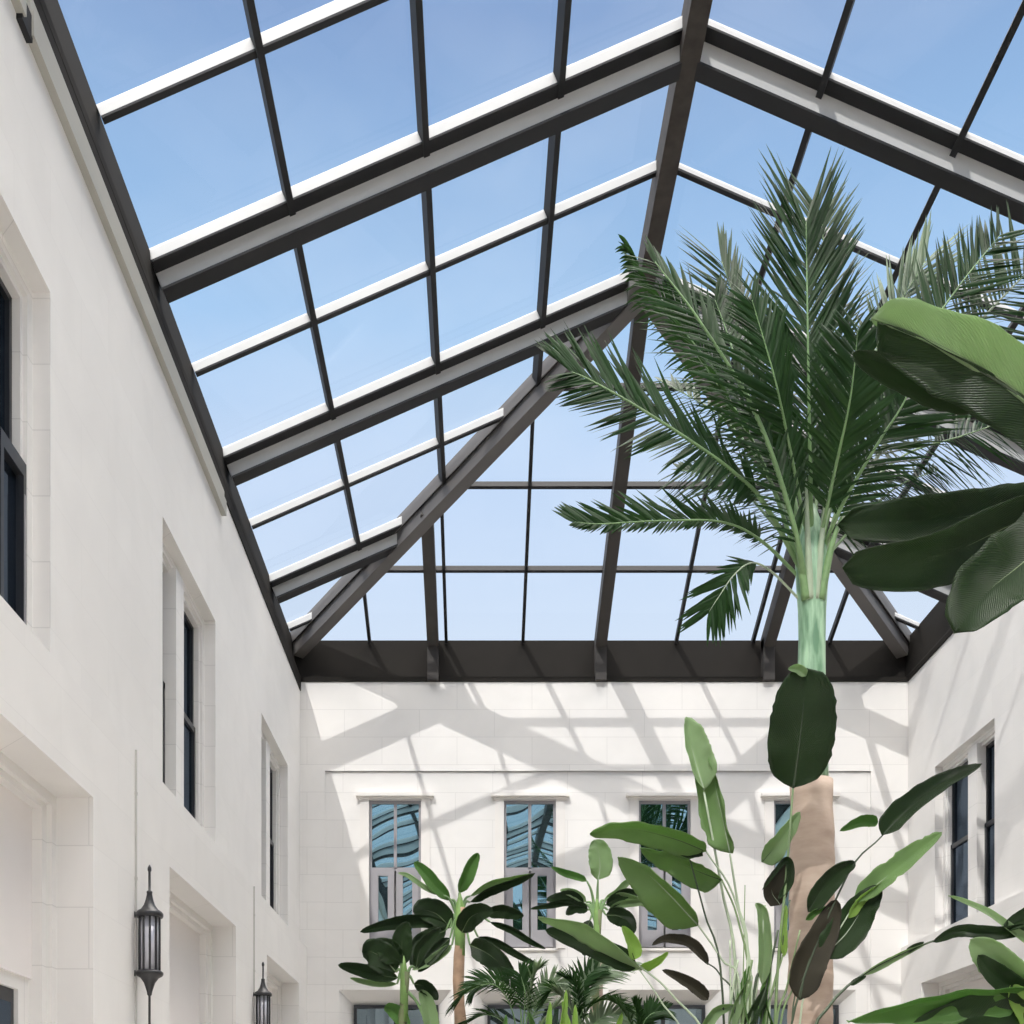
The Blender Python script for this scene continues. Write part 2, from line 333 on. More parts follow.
# ------------------------------------------------------------------ back windows
def back_window(c):
    global wn; wn += 1
    z0, z1 = EYE+3.96, EYE+6.93; Y = YB+dpt
    w = struct(empty('window_%d' % wn, (c, Y, z0)))
    bm = BM(); box(bm, (c-.78, Y-.13, z1+.05), (c+.78, Y+.001, z1+.11)); box(bm, (c-.74, Y-.045, z1), (c+.74, Y+.001, z1+.06)); obj('lintel', bm, TRIM, w)
    bm = BM()
    for s in (-1, 1): box(bm, (c+s*.52, Y-.035, z0), (c+s*.70, Y+.001, z1))
    obj('stone_surround', bm, TRIM, w)
    fy, fb = Y+.05, Y+.13; zt = EYE+5.56
    bm = BM()
    for x0, x1, a, b in ((-.52, -.47, z0, z1), (.47, .52, z0, z1), (-.47, .47, z1-.06, z1), (-.03, .03, zt, z1-.06), (-.47, .47, zt-.04, zt+.03)): box(bm, (c+x0, fy, a), (c+x1, fb, b))
    obj('window_frame', bm, FRAME, w)
    for s in (-1, 1):
        x0, x1 = sorted((c+s*.02, c+s*.47)); a, b = z0+.03, zt-.04
        bm = BM()
        for q in ((x0, x0+.13, a, b), (x1-.13, x1, a, b), (x0+.13, x1-.13, b-.10, b), (x0+.13, x1-.13, a, a+.34)): box(bm, (q[0], fy-.03, q[2]), (q[1], fb, q[3]))
        sh = obj('casement', bm, FRAME, w)
        bm = BM(); box(bm, (x0+.13, fy+.02, a+.34), (x1-.13, fy+.03, b-.10)); obj('casement_pane', bm, GLASS, sh)
    for s in (-1, 1):
        bm = BM(); x0, x1 = sorted((c+s*.03, c+s*.47)); box(bm, (x0, fy+.03, zt+.03), (x1, fy+.04, z1-.06)); obj('pane', bm, GLASS, w)
    bm = BM(); box(bm, (c-.55, Y-.05, z0-.05), (c+.55, fb, z0)); obj('window_sill', bm, TRIM, w)
for c in BW: back_window(c)
def low_window(c):
    global wn; wn += 1
    Y = YB+dpt; zt = EYE+2.85; w = struct(empty('window_%d' % wn, (c, Y, 0)))
    bm = BM(); x = .85; y0, y1 = Y+.2, Y+.29
    for q in ((-x, -x+.06, .02, zt), (x-.06, x, .02, zt), (-x+.06, x-.06, zt-.07, zt), (-.04, .04, .02, zt-.07), (-x+.06, x-.06, 2.2, 2.28)): box(bm, (c+q[0], y0, q[2]), (c+q[1], y1, q[3]))
    obj('window_frame', bm, FRAMED, w)
    for s in (-1, 1):
        bm = BM(); a, b = sorted((c+s*.04, c+s*.79)); box(bm, (a, y0+.04, .02), (b, y0+.05, zt-.07)); obj('pane', bm, MGLASS, w)
for c in BW: low_window(c)
# ------------------------------------------------------------------ niches with blank panels over dark doorways
dn = 0
for X, nx in ((XL, 1), (XR, -1)):
    lx = X+.14*nx
    for a, b in NICHE:
        dn += 1
        w = struct(empty('door_%d' % dn, (lx, (a+b)/2, 0)))
        bx = lambda bm, d0, d1, y0, y1, z0, z1: box(bm, (lx-nx*d0, y0, z0), (lx-nx*d1, y1, z1))
        bm = BM()
        bx(bm, .33, .62, a, a+.10, 0, NH); bx(bm, .33, .62, b-.10, b, 0, NH); bx(bm, .33, .62, a+.1, b-.1, NH-.09, NH)
        bx(bm, .38, .62, a+.10, a+.2, 0, NH-.09); bx(bm, .38, .62, b-.2, b-.10, 0, NH-.09); bx(bm, .38, .62, a+.2, b-.2, NH-.15, NH-.09)
        obj('door_surround', bm, STONE, w)
        bm = BM(); bx(bm, .47, .62, a+.2, b-.2, EYE+1.46, NH-.15); obj('blank_panel', bm, PANEL, w)
        bm = BM(); bx(bm, .50, .615, a+.2, a+.42, 0, EYE+1.46); bx(bm, .50, .615, b-.42, b-.2, 0, EYE+1.46); bx(bm, .50, .615, a+.42, b-.42, EYE+1.34, EYE+1.46); obj('door_jamb', bm, STONE, w)
        bm = BM(); bx(bm, .54, .61, a+.42, b-.42, 0, EYE+1.34); obj('door_leaf', bm, FRAMED, w)
        bm = BM(); 
        for y0, y1 in ((a+.5, (a+b)/2-.08), ((a+b)/2+.08, b-.5)): bx(bm, .533, .54, y0, y1, .3, EYE+1.22)
        obj('door_glass', bm, SGLASS, w)
# thin raised joints over the lanterns
tn = 2
for y in (11.47, 17.5):
    tn += 1
    bm = BM(); box(bm, (XL+.14, y-.011, 0), (XL+.158, y+.011, ZS)); 
    for z in (ZS-.45, ZS-1.3): box(bm, (XL+.14, y-.018, z), (XL+.162, y+.018, z+.03))
    struct(obj('trim_%d' % tn, bm, mat('joint_strip_%d' % tn, (.55, .53, .50), .8)))
bm = BM(); box(bm, (-.65, 5.8, -.01), (8.2, 21.5, .015)); struct(obj('floor', bm, SOIL))
# ================================================================== LANTERNS
def lantern(y, label):
    c = Vector((XL+.14+.145, y, 0)); t = thing('wall_lantern', label, 'lantern', (XL+.14, y, EYE+2), 'wall lanterns along the left wall')
    e = EYE
    bm = BM(); lathe(bm, (c.x, c.y, e), [(.128, 2.285), (.135, 2.30), (.135, 2.325), (.118, 2.345), (.085, 2.365), (.055, 2.41), (.038, 2.46), (.026, 2.52), (.028, 2.53), (.028, 2.545), (.013, 2.555), (.012, 2.74), (.019, 2.755), (.019, 2.78), (.006, 2.81)]); obj('lantern_top', bm, LAMPM, t, True)
    bm = BM(); lathe(bm, (c.x, c.y, e), [(.006, 1.16), (.016, 1.19), (.012, 1.22), (.012, 1.50), (.024, 1.515), (.024, 1.53), (.035, 1.57), (.055, 1.63), (.09, 1.68), (.125, 1.70), (.135, 1.715), (.135, 1.735), (.118, 1.75)]); obj('lantern_base', bm, LAMPM, t, True)
    bm = BM(); lathe(bm, (c.x, c.y, e), [(.088, 1.75), (.088, 2.285)]); obj('glass_cylinder', bm, FROST, t, True)
    for k in range(10):
        a = k*math.pi/5; bm = BM(); tube(bm, [(c.x+.102*math.cos(a), c.y+.102*math.sin(a), e+1.745), (c.x+.102*math.cos(a), c.y+.102*math.sin(a), e+2.29)], .011, 6); obj('bar', bm, LAMPM, t)
    for z in (1.725, 2.31):
        bm = BM(); box(bm, (XL+.14, y-.012, e+z-.012), (c.x-.12, y+.012, e+z+.012)); box(bm, (XL+.14, y-.03, e+z-.03), (XL+.15, y+.03, e+z+.03)); obj('bracket', bm, LAMPM, t)
lantern(11.47, 'larger looking black cylindrical wall lantern with pointed spike, nearer of two on the left wall')
lantern(17.5, 'smaller looking black wall lantern beside the far recess, cut by the bottom edge')
# ================================================================== PLANTS
def leaf_mat(name, col, trans, rough=.33, mixf=.35, var=.3, spec=.34):
    m = bpy.data.materials.new(name); m.use_nodes = True; t = m.node_tree; b = t.nodes['Principled BSDF']; n = t.nodes.new; l = t.links.new
    o = t.nodes['Material Output']; tl = n('ShaderNodeBsdfTranslucent'); x = n('ShaderNodeMixShader')
    uv = n('ShaderNodeTexCoord'); wv = n('ShaderNodeTexWave'); wv.inputs['Scale'].default_value = 9; wv.inputs['Distortion'].default_value = 1.2
    l(uv.outputs['UV'], wv.inputs['Vector']); g = n('ShaderNodeNewGeometry'); no = n('ShaderNodeTexNoise'); no.inputs['Scale'].default_value = 4; no.inputs['Detail'].default_value = 5; l(g.outputs['Position'], no.inputs['Vector'])
    a = n('ShaderNodeMix'); a.data_type = 'RGBA'; a.inputs[6].default_value = (*[c*(1-var) for c in col], 1); a.inputs[7].default_value = (*[c*(1+var) for c in col], 1)
    ad = n('ShaderNodeMath'); ad.operation = 'MULTIPLY_ADD'; ad.inputs[1].default_value = .25; l(wv.outputs[1], ad.inputs[0]); l(no.outputs[0], ad.inputs[2]); l(ad.outputs[0], a.inputs[0])
    l(a.outputs[2], b.inputs['Base Color']); b.inputs['Roughness'].default_value = rough; b.inputs['Specular IOR Level'].default_value = spec
    bp = n('ShaderNodeBump'); bp.inputs['Strength'].default_value = .5; bp.inputs['Distance'].default_value = .01; l(wv.outputs[1], bp.inputs['Height']); l(bp.outputs[0], b.inputs['Normal'])
    tl.inputs[0].default_value = (*trans, 1); x.inputs[0].default_value = mixf
    l(b.outputs[0], x.inputs[1]); l(tl.outputs[0], x.inputs[2]); l(x.outputs[0], o.inputs[0])
    return m
LF_D = leaf_mat('leaf_deep_shade_green', (.018, .040, .012), (.04, .11, .012), mixf=.25)  # deep green, darkened further with the shade the leaves stand in
LF_M = leaf_mat('leaf_mid_green', (.10, .215, .055), (.14, .36, .03), mixf=.35)
LF_P = leaf_mat('leaf_pale_grey_green', (.27, .39, .20), (.36, .54, .20), mixf=.38, rough=.5)
LF_G = leaf_mat('leaf_sunlit_green', (.18, .30, .11), (.24, .44, .09), mixf=.35)  # lighter copy for leaves in the sun, brightness put into the colour
LF_Y = leaf_mat('leaf_fresh_yellow_green', (.32, .50, .12), (.45, .70, .12), mixf=.4)
LF_B = leaf_mat('leaf_brown_olive', (.034, .030, .018), (.06, .05, .02), mixf=.15, rough=.6)
FR_M = leaf_mat('palm_leaflet_green', (.020, .050, .016), (.04, .11, .02), mixf=.2, rough=.42, spec=.14)
FR_P = leaf_mat('palm_leaflet_pale', (.16, .22, .14), (.2, .30, .13), mixf=.35, rough=.4)
STALK = mat('stalk_green', (.17, .25, .11), .45, noise_amt=.2, nscale=6)
STALKP = mat('stalk_pale', (.40, .48, .34), .45, noise_amt=.12, nscale=6)
STALKD = mat('stalk_dark', (.05, .075, .04), .5, noise_amt=.2, nscale=6)
RACH = mat('rachis_light_green', (.20, .33, .14), .4, noise_amt=.25, nscale=12)
def bez(p0, c, p1, t): return p0*(1-t)**2+c*2*t*(1-t)+p1*t*t
def catmull(P, n):
    P = [P[0]*2-P[1]]+P+[P[-1]*2-P[-2]]; out = []
    m = len(P)-3
    for i in range(n+1):
        u = i/n*m; k = min(int(u), m-1); t = u-k; a, b, c, d = P[k:k+4]
        out.append(((b*2)+(c-a)*t+(a*2-b*5+c*4-d)*t*t+(b*3-a-c*3+d)*t**3)*.5)
    return out
def leaf(parent, pts, width, m, roll=0, fold=20, wav=.05, halves=(1, 1), seed=0, shape=.62, blunt=.48, rib=None, tear=0):
    """broad leaf: pts = midrib points base to tip (world), width = widest across (m), roll = turn about the midrib away from facing the path, fold = degrees each half is raised"""
    rnd = random.Random(seed); n = 26; k = 6
    mid = catmull([Vector(p) for p in pts], n)
    eye = Vector((0, 0, EYE)); bm = BM(); uvl = bm.loops.layers.uv.new('UV')
    L_ = sum((mid[i+1]-mid[i]).length for i in range(n)); rows = []; nz = rnd.random()*50
    for i, p in enumerate(mid):
        u = i/n; t = (mid[min(i+1, n)]-mid[max(i-1, 0)]).normalized()
        v = (p-eye).normalized(); s0 = t.cross(v).normalized(); n0 = s0.cross(t).normalized()
        if n0.dot(v) > 0: n0 = -n0
        a = R(roll if not callable(roll) else roll(u)); s = s0*math.cos(a)+n0*math.sin(a); nn = n0*math.cos(a)-s0*math.sin(a)
        w = (max(0, math.sin(math.pi*min(1, u**shape*1.0)))**blunt if u < 1 else 0)
        if u < .12: w *= (u/.12)**.35
        w = w*width/2; row = []
        for j in range(-k, k+1):
            q = j/k; h = halves[0] if j < 0 else halves[1]; fa = R(fold+7)*(1 if abs(q) < .4 else 1+.5*(abs(q)-.4))
            ed = noise.noise(Vector((u*5.5, q*1.5, nz)))*wav*width*2.2*abs(q)
            ed += math.sin(u*34+nz+q)*wav*width*.25*abs(q)**2
            jag = 1+.07*noise.noise(Vector((u*16, (1 if q > 0 else 0)*7, nz)))
            if tear and abs(q) > .5 and noise.noise(Vector((u*22, 3 if q > 0 else 9, nz))) > .18: jag -= tear
            x = q*w*h*jag
            row.append(bm.verts.new(p+s*x*math.cos(fa)+nn*(abs(x)*math.sin(fa)+ed)))
        rows.append(row)
    for i in range(n):
        for j in range(2*k):
            f = bm.faces.new((rows[i][j], rows[i][j+1], rows[i+1][j+1], rows[i+1][j])); f.smooth = True
            for lp, (uu, vv) in zip(f.loops, ((i, j), (i, j+1), (i+1, j+1), (i+1, j))): lp[uvl].uv = (uu/n*L_/max(width, .05)*.9-abs(vv/k-1)*.5, vv/k)
    bmesh.ops.remove_doubles(bm, verts=bm.verts, dist=1e-5)
    o = obj('leaf', bm, m, parent); sm = o.modifiers.new('thick', 'SOLIDIFY'); sm.thickness = .003
    bm = BM(); tube(bm, mid[:-1], [max(.0015, width*.022*(1-i/n)) for i in range(n)], 6)
    r = obj('midrib', bm, rib or STALK, o, True)
    return o
def stalk(parent, pts, r0, r1, m=None, name='leaf_stalk'):
    P = catmull([Vector(p) for p in pts], 16); bm = BM(); tube(bm, P, [r0+(r1-r0)*i/16 for i in range(17)], 8)
    return obj(name, bm, m or STALK, parent, True)
def frond(parent, pts, length, m, seed=0, n=46, start=.18, ang=(60, 28), lift=25, droop=.12, lw=.030, rach=RACH, r0=.022, twist=0, taper=.45, up=None, name='frond', even=True, sides=(1, 1)):
    """feather leaf: pts = rachis from crown to tip, length = longest leaflet"""
    rnd = random.Random(seed); mid = catmull([Vector(p) for p in pts], 60)
    bm = BM(); uvl = bm.loops.layers.uv.new('UV')
    U = Vector(up) if up else Vector((0, 0, 1))
    for i in range(n):
        u = start+(1-start)*(i+.5)/n; f = u*60; k = min(int(f), 59); p = mid[k].lerp(mid[k+1], f-k); t = (mid[min(k+2, 60)]-mid[max(k-1, 0)]).normalized()
        s0 = t.cross(U); s0 = s0.normalized() if s0.length > .05 else Vector((1, 0, 0)); n0 = s0.cross(t).normalized()
        tw = R(twist); s_ = s0*math.cos(tw)+n0*math.sin(tw); nn = n0*math.cos(tw)-s0*math.sin(tw)
        prof = min(1, .45+1.6*(u-start)) if u < .55 else 1-(1-taper)*((u-.55)/.45)**1.6
        for si, sg in enumerate((-1, 1)):
            if not sides[si]: continue
            l_ = length*prof*rnd.uniform(.88, 1.06)*sides[si]; a = R(ang[0]+(ang[1]-ang[0])*u+rnd.uniform(-5, 5)); lf = R(lift+rnd.uniform(-13, 13))
            d = (t*math.cos(a)+(s_*sg*math.cos(lf)+nn*math.sin(lf))*math.sin(a)).normalized()
            wv = d.cross(nn).normalized(); tb = R(sg*rnd.uniform(-10, 52)); wv = (wv*math.cos(tb)+nn*math.sin(tb)).normalized()
            pr = []; K = 4
            for j in range(K+1):
                q = j/K; c = p+d*l_*q-U*(droop*l_*q*q*1.2 if not up else 0)-Vector((0, 0, 1))*(droop*l_*q*q if up else 0)
                ww = lw*(.45, 1, .95, .6, .03)[j]/2
                pr.append((bm.verts.new(c-wv*ww), bm.verts.new(c+nn*ww*.35), bm.verts.new(c+wv*ww)))
            for a_, b_ in zip(pr, pr[1:]):
                for j in (0, 1):
                    fc = bm.faces.new((a_[j], a_[j+1], b_[j+1], b_[j])); fc.smooth = True
                    for lp in fc.loops: lp[uvl].uv = (u, .5)
    o = obj(name, bm, m, parent)
    bm = BM(); tube(bm, mid, [r0*(1-.85*i/60) for i in range(61)], 7); obj('rachis', bm, rach, o, True)
    return o
def A(Y, *pp):
    """points px, py (, dy towards the back) at distance Y"""
    return [at(p[0], p[1], Y+(p[2] if len(p) > 2 else 0)) for p in pp]

# ---------------------------------------------------------------- tall palm
def trunk_mat():
    m = bpy.data.materials.new('palm_bark'); m.use_nodes = True; t = m.node_tree; b = t.nodes['Principled BSDF']; n = t.nodes.new; l = t.links.new
    g = n('ShaderNodeNewGeometry'); mp = n('ShaderNodeMapping'); mp.inputs['Scale'].default_value = (2.5, 2.5, 7); l(g.outputs['Position'], mp.inputs[0])
    no = n('ShaderNodeTexNoise'); no.inputs['Scale'].default_value = 1.2; no.inputs['Detail'].default_value = 7; l(mp.outputs[0], no.inputs['Vector'])
    r = n('ShaderNodeValToRGB'); r.color_ramp.elements[0].position = .3; r.color_ramp.elements[1].position = .75; r.color_ramp.elements[0].color = (.40, .30, .235, 1); r.color_ramp.elements[1].color = (.56, .45, .37, 1)
    l(no.outputs[0], r.inputs[0]); l(r.outputs[0], b.inputs['Base Color']); b.inputs['Roughness'].default_value = .85
    bp = n('ShaderNodeBump'); bp.inputs['Strength'].default_value = .4; bp.inputs['Distance'].default_value = .02; l(no.outputs[0], bp.inputs['Height']); l(bp.outputs[0], b.inputs['Normal'])
    return m
def shaft_mat():
    m = bpy.data.materials.new('crownshaft'); m.use_nodes = True; t = m.node_tree; b = t.nodes['Principled BSDF']; n = t.nodes.new; l = t.links.new
    g = n('ShaderNodeNewGeometry'); mp = n('ShaderNodeMapping'); mp.inputs['Scale'].default_value = (9, 9, 1.4); l(g.outputs['Position'], mp.inputs[0])
    no = n('ShaderNodeTexNoise'); no.inputs['Scale'].default_value = 1.5; no.inputs['Detail'].default_value = 6; l(mp.outputs[0], no.inputs['Vector'])
    r = n('ShaderNodeValToRGB'); r.color_ramp.elements[0].position = .36; r.color_ramp.elements[1].position = .6; r.color_ramp.elements[0].color = (.13, .26, .15, 1); r.color_ramp.elements[1].color = (.40, .60, .40, 1)
    l(no.outputs[0], r.inputs[0]); l(r.outputs[0], b.inputs['Base Color']); b.inputs['Roughness'].default_value = .4
    return m
PY = 11.8
crown = at(812, 562, PY)
palm = thing('tall_palm', 'tallest palm with thick tan trunk, pale green crownshaft and feathery fronds under the glass roof', 'palm tree', (at(811, 1000, PY).x, PY, 0))
bm = BM(); zt = at(0, 782, PY).z
tube(bm, [(at(811, 0, PY).x+.01*math.sin(z*1.7), PY, z) for z in [zt*i/40 for i in range(41)]], [(.26 if i < 2 else .225)+.006*math.sin(i*2.1)-(.012 if i > 36 else 0) for i in range(41)], 24)
obj('trunk', bm, trunk_mat(), palm, True)
bm = BM(); prof = [(782, 810.5, 17.5), (760, 811, 16.8), (720, 811.5, 15.2), (680, 811.5, 13.8), (640, 812, 13.2), (610, 812, 13.8), (585, 812, 15.5), (565, 812, 16.5), (545, 812, 14), (520, 812, 8), (505, 812, 3)]
tube(bm, [at(x, y, PY) for y, x, r in prof], [r*PY/F for y, x, r in prof], 22); obj('crownshaft', bm, shaft_mat(), palm, True)
CR = (812, 560)
def fr(*pp, **k):
    k['length'] *= 1.44; k['n'] = int(k['n']*1.35); k['lw'] = .040
    if 'up' in k: k['lift'] = -abs(k.get('lift', 12))-4
    return frond(palm, A(PY, *pp), **k)
# centre, facing
fr((812, 560), (810, 460, -.25), (808, 350, -.45), (806, 222, -.5), length=.84, m=FR_M, seed=1, n=66, start=.22, ang=(56, 22), lift=12, up=(0, -1, .25), droop=.03, r0=.028, taper=.8)
fr((812, 560), (820, 450, .4), (826, 330, .8), (822, 215, .9), length=.75, m=FR_M, seed=2, n=46, ang=(55, 28), up=(0, -1, .2), droop=.06, taper=.7)
# left long arching
fr((808, 600), (792, 520, -.4), (756, 415, -.7), (700, 322, -.9), (655, 262, -1), length=.56, m=FR_M, seed=3, n=42, ang=(60, 30), lift=10, up=(.3, -1, .3), droop=.12, r0=.036)
fr((806, 585), (770, 480, .1), (735, 410, .1), (692, 347, .1), (649, 286, .1), (628, 246, .1), length=.32, m=FR_M, seed=4, n=44, ang=(60, 30), lift=-25, droop=.3, r0=.024)
fr((804, 575), (765, 505, -.3), (733, 472, -.6), (692, 442, -.9), (636, 406, -1.1), (590, 380, -1.2), (572, 372, -1.25), length=.62, m=FR_M, seed=5, n=62, ang=(72, 35), start=.2, lift=6, up=(0, -1, .3), droop=.02, r0=.028, taper=.45, sides=(.72, 1.0))
fr((802, 580), (760, 540, .1), (720, 522, .1), (660, 521, .1), (600, 524, .1), (575, 522, .1), length=.38, m=FR_M, seed=6, n=50, ang=(65, 28), start=.2, lift=5, up=(0, -1, .2), droop=.0, r0=.02, taper=.5, sides=(.35, 1))
fr((800, 600), (772, 572, -.1), (752, 563, -.2), (734, 575, -.3), (718, 598, -.3), (709, 612, -.3), length=.34, m=FR_M, seed=7, n=22, ang=(75, 30), start=.35, lift=15, up=(0, -1, .4), droop=.05, r0=.014, rach=STALKP, taper=.7)
# left up fan
fr((808, 555), (780, 440, .4), (745, 330, .8), (722, 262, .9), length=.6, m=FR_M, seed=8, n=46, ang=(58, 22), lift=20, droop=.05, up=(.2, -1, .2), taper=.9)
fr((808, 555), (770, 450, .8), (715, 370, 1.3), (668, 312, 1.5), length=.62, m=FR_M, seed=9, n=46, ang=(62, 30), lift=25, droop=.08, twist=-20)
fr((808, 560), (770, 480, 1), (725, 420, 1.8), (660, 380, 2.2), length=.6, m=FR_M, seed=21, n=44, ang=(70, 40), lift=25, droop=.1, up=(0, -1, .3))
# right
fr((818, 560), (845, 500, -.3), (880, 440, -.5), (905, 400, -.6), (925, 345, -.7), length=.62, m=FR_M, seed=10, n=44, ang=(62, 34), lift=18, droop=.1, up=(0, -1, .3), r0=.024)
fr((818, 560), (850, 430, .4), (885, 330, .7), (925, 262, .8), length=.62, m=FR_P, seed=11, n=46, ang=(52, 18), lift=18, droop=.03, up=(0, -1, .2), taper=.9)
fr((820, 562), (870, 470, .3), (930, 370, .4), (976, 325, .4), (1030, 270, .3), (1070, 240, .2), length=.75, m=FR_M, seed=12, n=56, ang=(70, 45), lift=10, droop=.0, up=(0, -1, .3), rach=STALKP, r0=.026, taper=.8)
fr((818, 570), (855, 500, .6), (905, 455, 1.1), (965, 435, 1.4), (1022, 415, 1.6), length=.62, m=FR_M, seed=13, n=50, ang=(72, 35), lift=15, droop=.12, up=(0, -1, .3), taper=.5)
fr((816, 560), (840, 450, .9), (880, 380, 1.5), (950, 330, 1.8), length=.65, m=FR_M, seed=14, n=46, ang=(62, 35), lift=15, droop=.1, up=(0, -1, .3))
fr((816, 560), (835, 470, -.5), (850, 400, -.9), (858, 330, -1.1), length=.5, m=FR_M, seed=15, n=40, ang=(60, 35), lift=15, droop=.1, up=(0, -1, .3))
fr((812, 560), (790, 450, -.4), (775, 380, -.8), (752, 300, -1), length=.5, m=FR_M, seed=16, n=40, ang=(55, 30), lift=15, droop=.1, up=(0, -1, .3))
fr((812, 560), (800, 470, .9), (780, 390, 1.6), (768, 310, 2.0), length=.62, m=FR_M, seed=22, n=46, ang=(60, 35), lift=20, droop=.08, up=(0, -1, .3))
fr((814, 560), (830, 480, 1.0), (850, 400, 1.8), (872, 330, 2.2), length=.62, m=FR_M, seed=23, n=46, ang=(60, 35), lift=20, droop=.08, up=(0, -1, .3))
fr((808, 566), (770, 520, .6), (730, 480, 1.1), (680, 470, 1.4), length=.5, m=FR_M, seed=24, n=40, ang=(70, 40), lift=20, droop=.1, up=(0, -1, .3))
fr((818, 566), (860, 520, .7), (900, 485, 1.2), (940, 470, 1.5), length=.45, m=FR_M, seed=25, n=40, ang=(70, 40), lift=20, droop=.1, up=(0, -1, .3))
fr((808, 560), (785, 480, .3), (750, 400, .5), (726, 330, .6), (715, 300, .6), length=.6, m=FR_M, seed=26, n=46, ang=(62, 35), lift=18, droop=.08, up=(0, -1, .3))
fr((820, 562), (862, 440, .2), (915, 350, .1), (960, 285, 0), (1000, 235, 0), length=.62, m=FR_M, seed=27, n=50, ang=(62, 35), lift=14, droop=.03, up=(0, -1, .3))
for k, (dx, y1) in enumerate(((-14, 492), (9, 500), (20, 515), (-4, 478))):
    stalk(palm, A(PY, (812+dx*.4, 600, -.1), (812+dx, 545, -.16), (812+dx*1.5, y1, -.2)), .05, .012, STALKP if k % 2 else RACH, 'frond_sheath')

# ---------------------------------------------------------------- strelitzia clump in front of the palm
SY = 10.85
st = thing('bird_of_paradise_clump', 'clump of tall paddle leaves on long stalks in front of the thick palm trunk', 'tropical plant', (at(748, 0, SY).x, SY, 0))
def S(pp, w, m, Y=SY, **k): return leaf(st, A(Y, *pp), w*Y/F, m, **k)
def K(pp, r=3.0, m=None, Y=SY): return stalk(st, A(Y, *pp), r*Y/F*.62, r*Y/F*.34, m)
foot = lambda dx=0, dy=0: (745+dx, 1240, dy)
# tall upright leaves
S([(704, 790), (696, 764, .05), (690, 740, .1), (686, 717, .15)], 40, LF_P, roll=20, fold=24, halves=(1.05, .6), seed=31, rib=STALKP)
S([(730, 853), (722, 815, .05), (712, 772, .05), (706, 740, .15)], 38, LF_G, roll=-35, fold=20, halves=(.5, 1.1), seed=32, rib=STALKP, wav=.11)
K([foot(-12, .08), (736, 980, .08), (722, 890, .08), (704, 792, .02)], 3.2, STALKP); K([foot(-6), (748, 970), (738, 905), (730, 854)], 3, STALKP)
# the three leaves pointing left
S([(706, 851), (672, 838, -.1), (630, 829, -.1), (590, 833, 0)], 40, LF_G, roll=-38, fold=12, seed=33, halves=(1, .8), rib=STALKD, wav=.07)
S([(703, 856), (668, 842, .1), (640, 825, .15)], 22, LF_D, roll=25, fold=8, seed=40, rib=STALKD)
S([(722, 880), (700, 872, .1), (668, 858, .15), (640, 848, .15)], 36, LF_G, roll=-30, fold=22, seed=34, rib=STALKD, wav=.08)
S([(698, 925), (670, 895, -.3), (645, 872, -.35), (618, 857, -.3)], 42, LF_G, roll=-32, fold=8, seed=35, halves=(.5, 1.2), rib=STALKP, wav=.05)
K([foot(-4), (752, 1000), (735, 900), (706, 851)], 2.4, STALKP); K([foot(0), (750, 1000), (738, 920), (722, 880)], 2.4); K([foot(-22), (740, 1000), (722, 960), (698, 925)], 2.4, STALKP)
K([foot(-16), (722, 985), (705, 915), (690, 860)], 2.2, STALKD)
# big low leaf
S([(642, 970), (615, 947, -.1), (580, 925, -.15), (538, 918, -.1)], 30, LF_P, roll=-50, fold=10, seed=36, halves=(.5, 1.2), rib=STALKP)
S([(636, 968), (610, 955), (575, 940), (545, 930)], 26, LF_D, roll=20, fold=5, seed=37)
S([(634, 960), (632, 945), (622, 926)], 18, LF_Y, roll=20, seed=38); S([(640, 966), (652, 962), (668, 952)], 15, LF_Y, roll=40, seed=39)
K([foot(-50), (712, 1060), (672, 995), (640, 966)], 2.5, STALKP); K([foot(-60), (690, 1060), (660, 1000), (636, 965)], 1.8, STALKP)
# dark ones near the lower window
S([(708, 965), (690, 945), (668, 940), (652, 945)], 15, LF_B, roll=30, seed=41, rib=STALKD); S([(708, 1000), (690, 985), (662, 970)], 17, LF_B, roll=20, seed=42, rib=STALKD)
K([foot(-30), (735, 1020), (720, 975), (706, 962)], 1.9, STALKD)
# clump centre
S([(762, 985), (764, 950), (762, 915), (756, 903)], 20, LF_P, roll=10, fold=30, seed=43, rib=STALKP); S([(784, 957), (783, 930), (786, 905)], 11, LF_Y, roll=10, fold=30, seed=44)
S([(778, 900), (790, 880), (786, 860), (762, 890)], 10, LF_D, seed=45)
S([(762, 862), (776, 845), (800, 812)], 26, LF_P, roll=30, fold=10, seed=46, rib=STALKD, Y=SY+.3); S([(780, 905), (772, 888), (790, 858)], 30, LF_B, roll=20, seed=47, rib=STALKP, Y=SY+.3)
for k, (x, y, b, r, m) in enumerate(((745, 885, -4, 1.5, STALK), (765, 905, 4, 3, STALKP), (783, 955, 20, 3, STALK), (790, 900, 14, 2.6, STALKD), (778, 930, 10, 3, STALKD), (772, 945, 24, 2.6, STALKP), (800, 930, 30, 2.4, STALK), (752, 960, -2, 4, STALK), (738, 960, -16, 3, STALKP), (760, 970, 6, 4, STALKD), (730, 940, -14, 2.4, STALKP), (810, 945, 34, 2.2, STALK))):
    K([foot(b, -.1+.05*(k % 4)), (745+b*1.0, 1040), ((745+b+x)/2, 985), (x, y)], r, m)
for sd, pts in enumerate(([(728, 1030), (738, 1000), (752, 975)], [(700, 1035), (716, 1012), (735, 1005)], [(745, 1030), (760, 1005), (768, 985)], [(776, 1035), (766, 1005), (770, 970)], [(752, 1035), (745, 1000), (750, 965)])):
    S(pts, 17, (LF_P, LF_P, LF_D, LF_M, LF_M)[sd], roll=30-20*sd, fold=30, seed=50+sd)
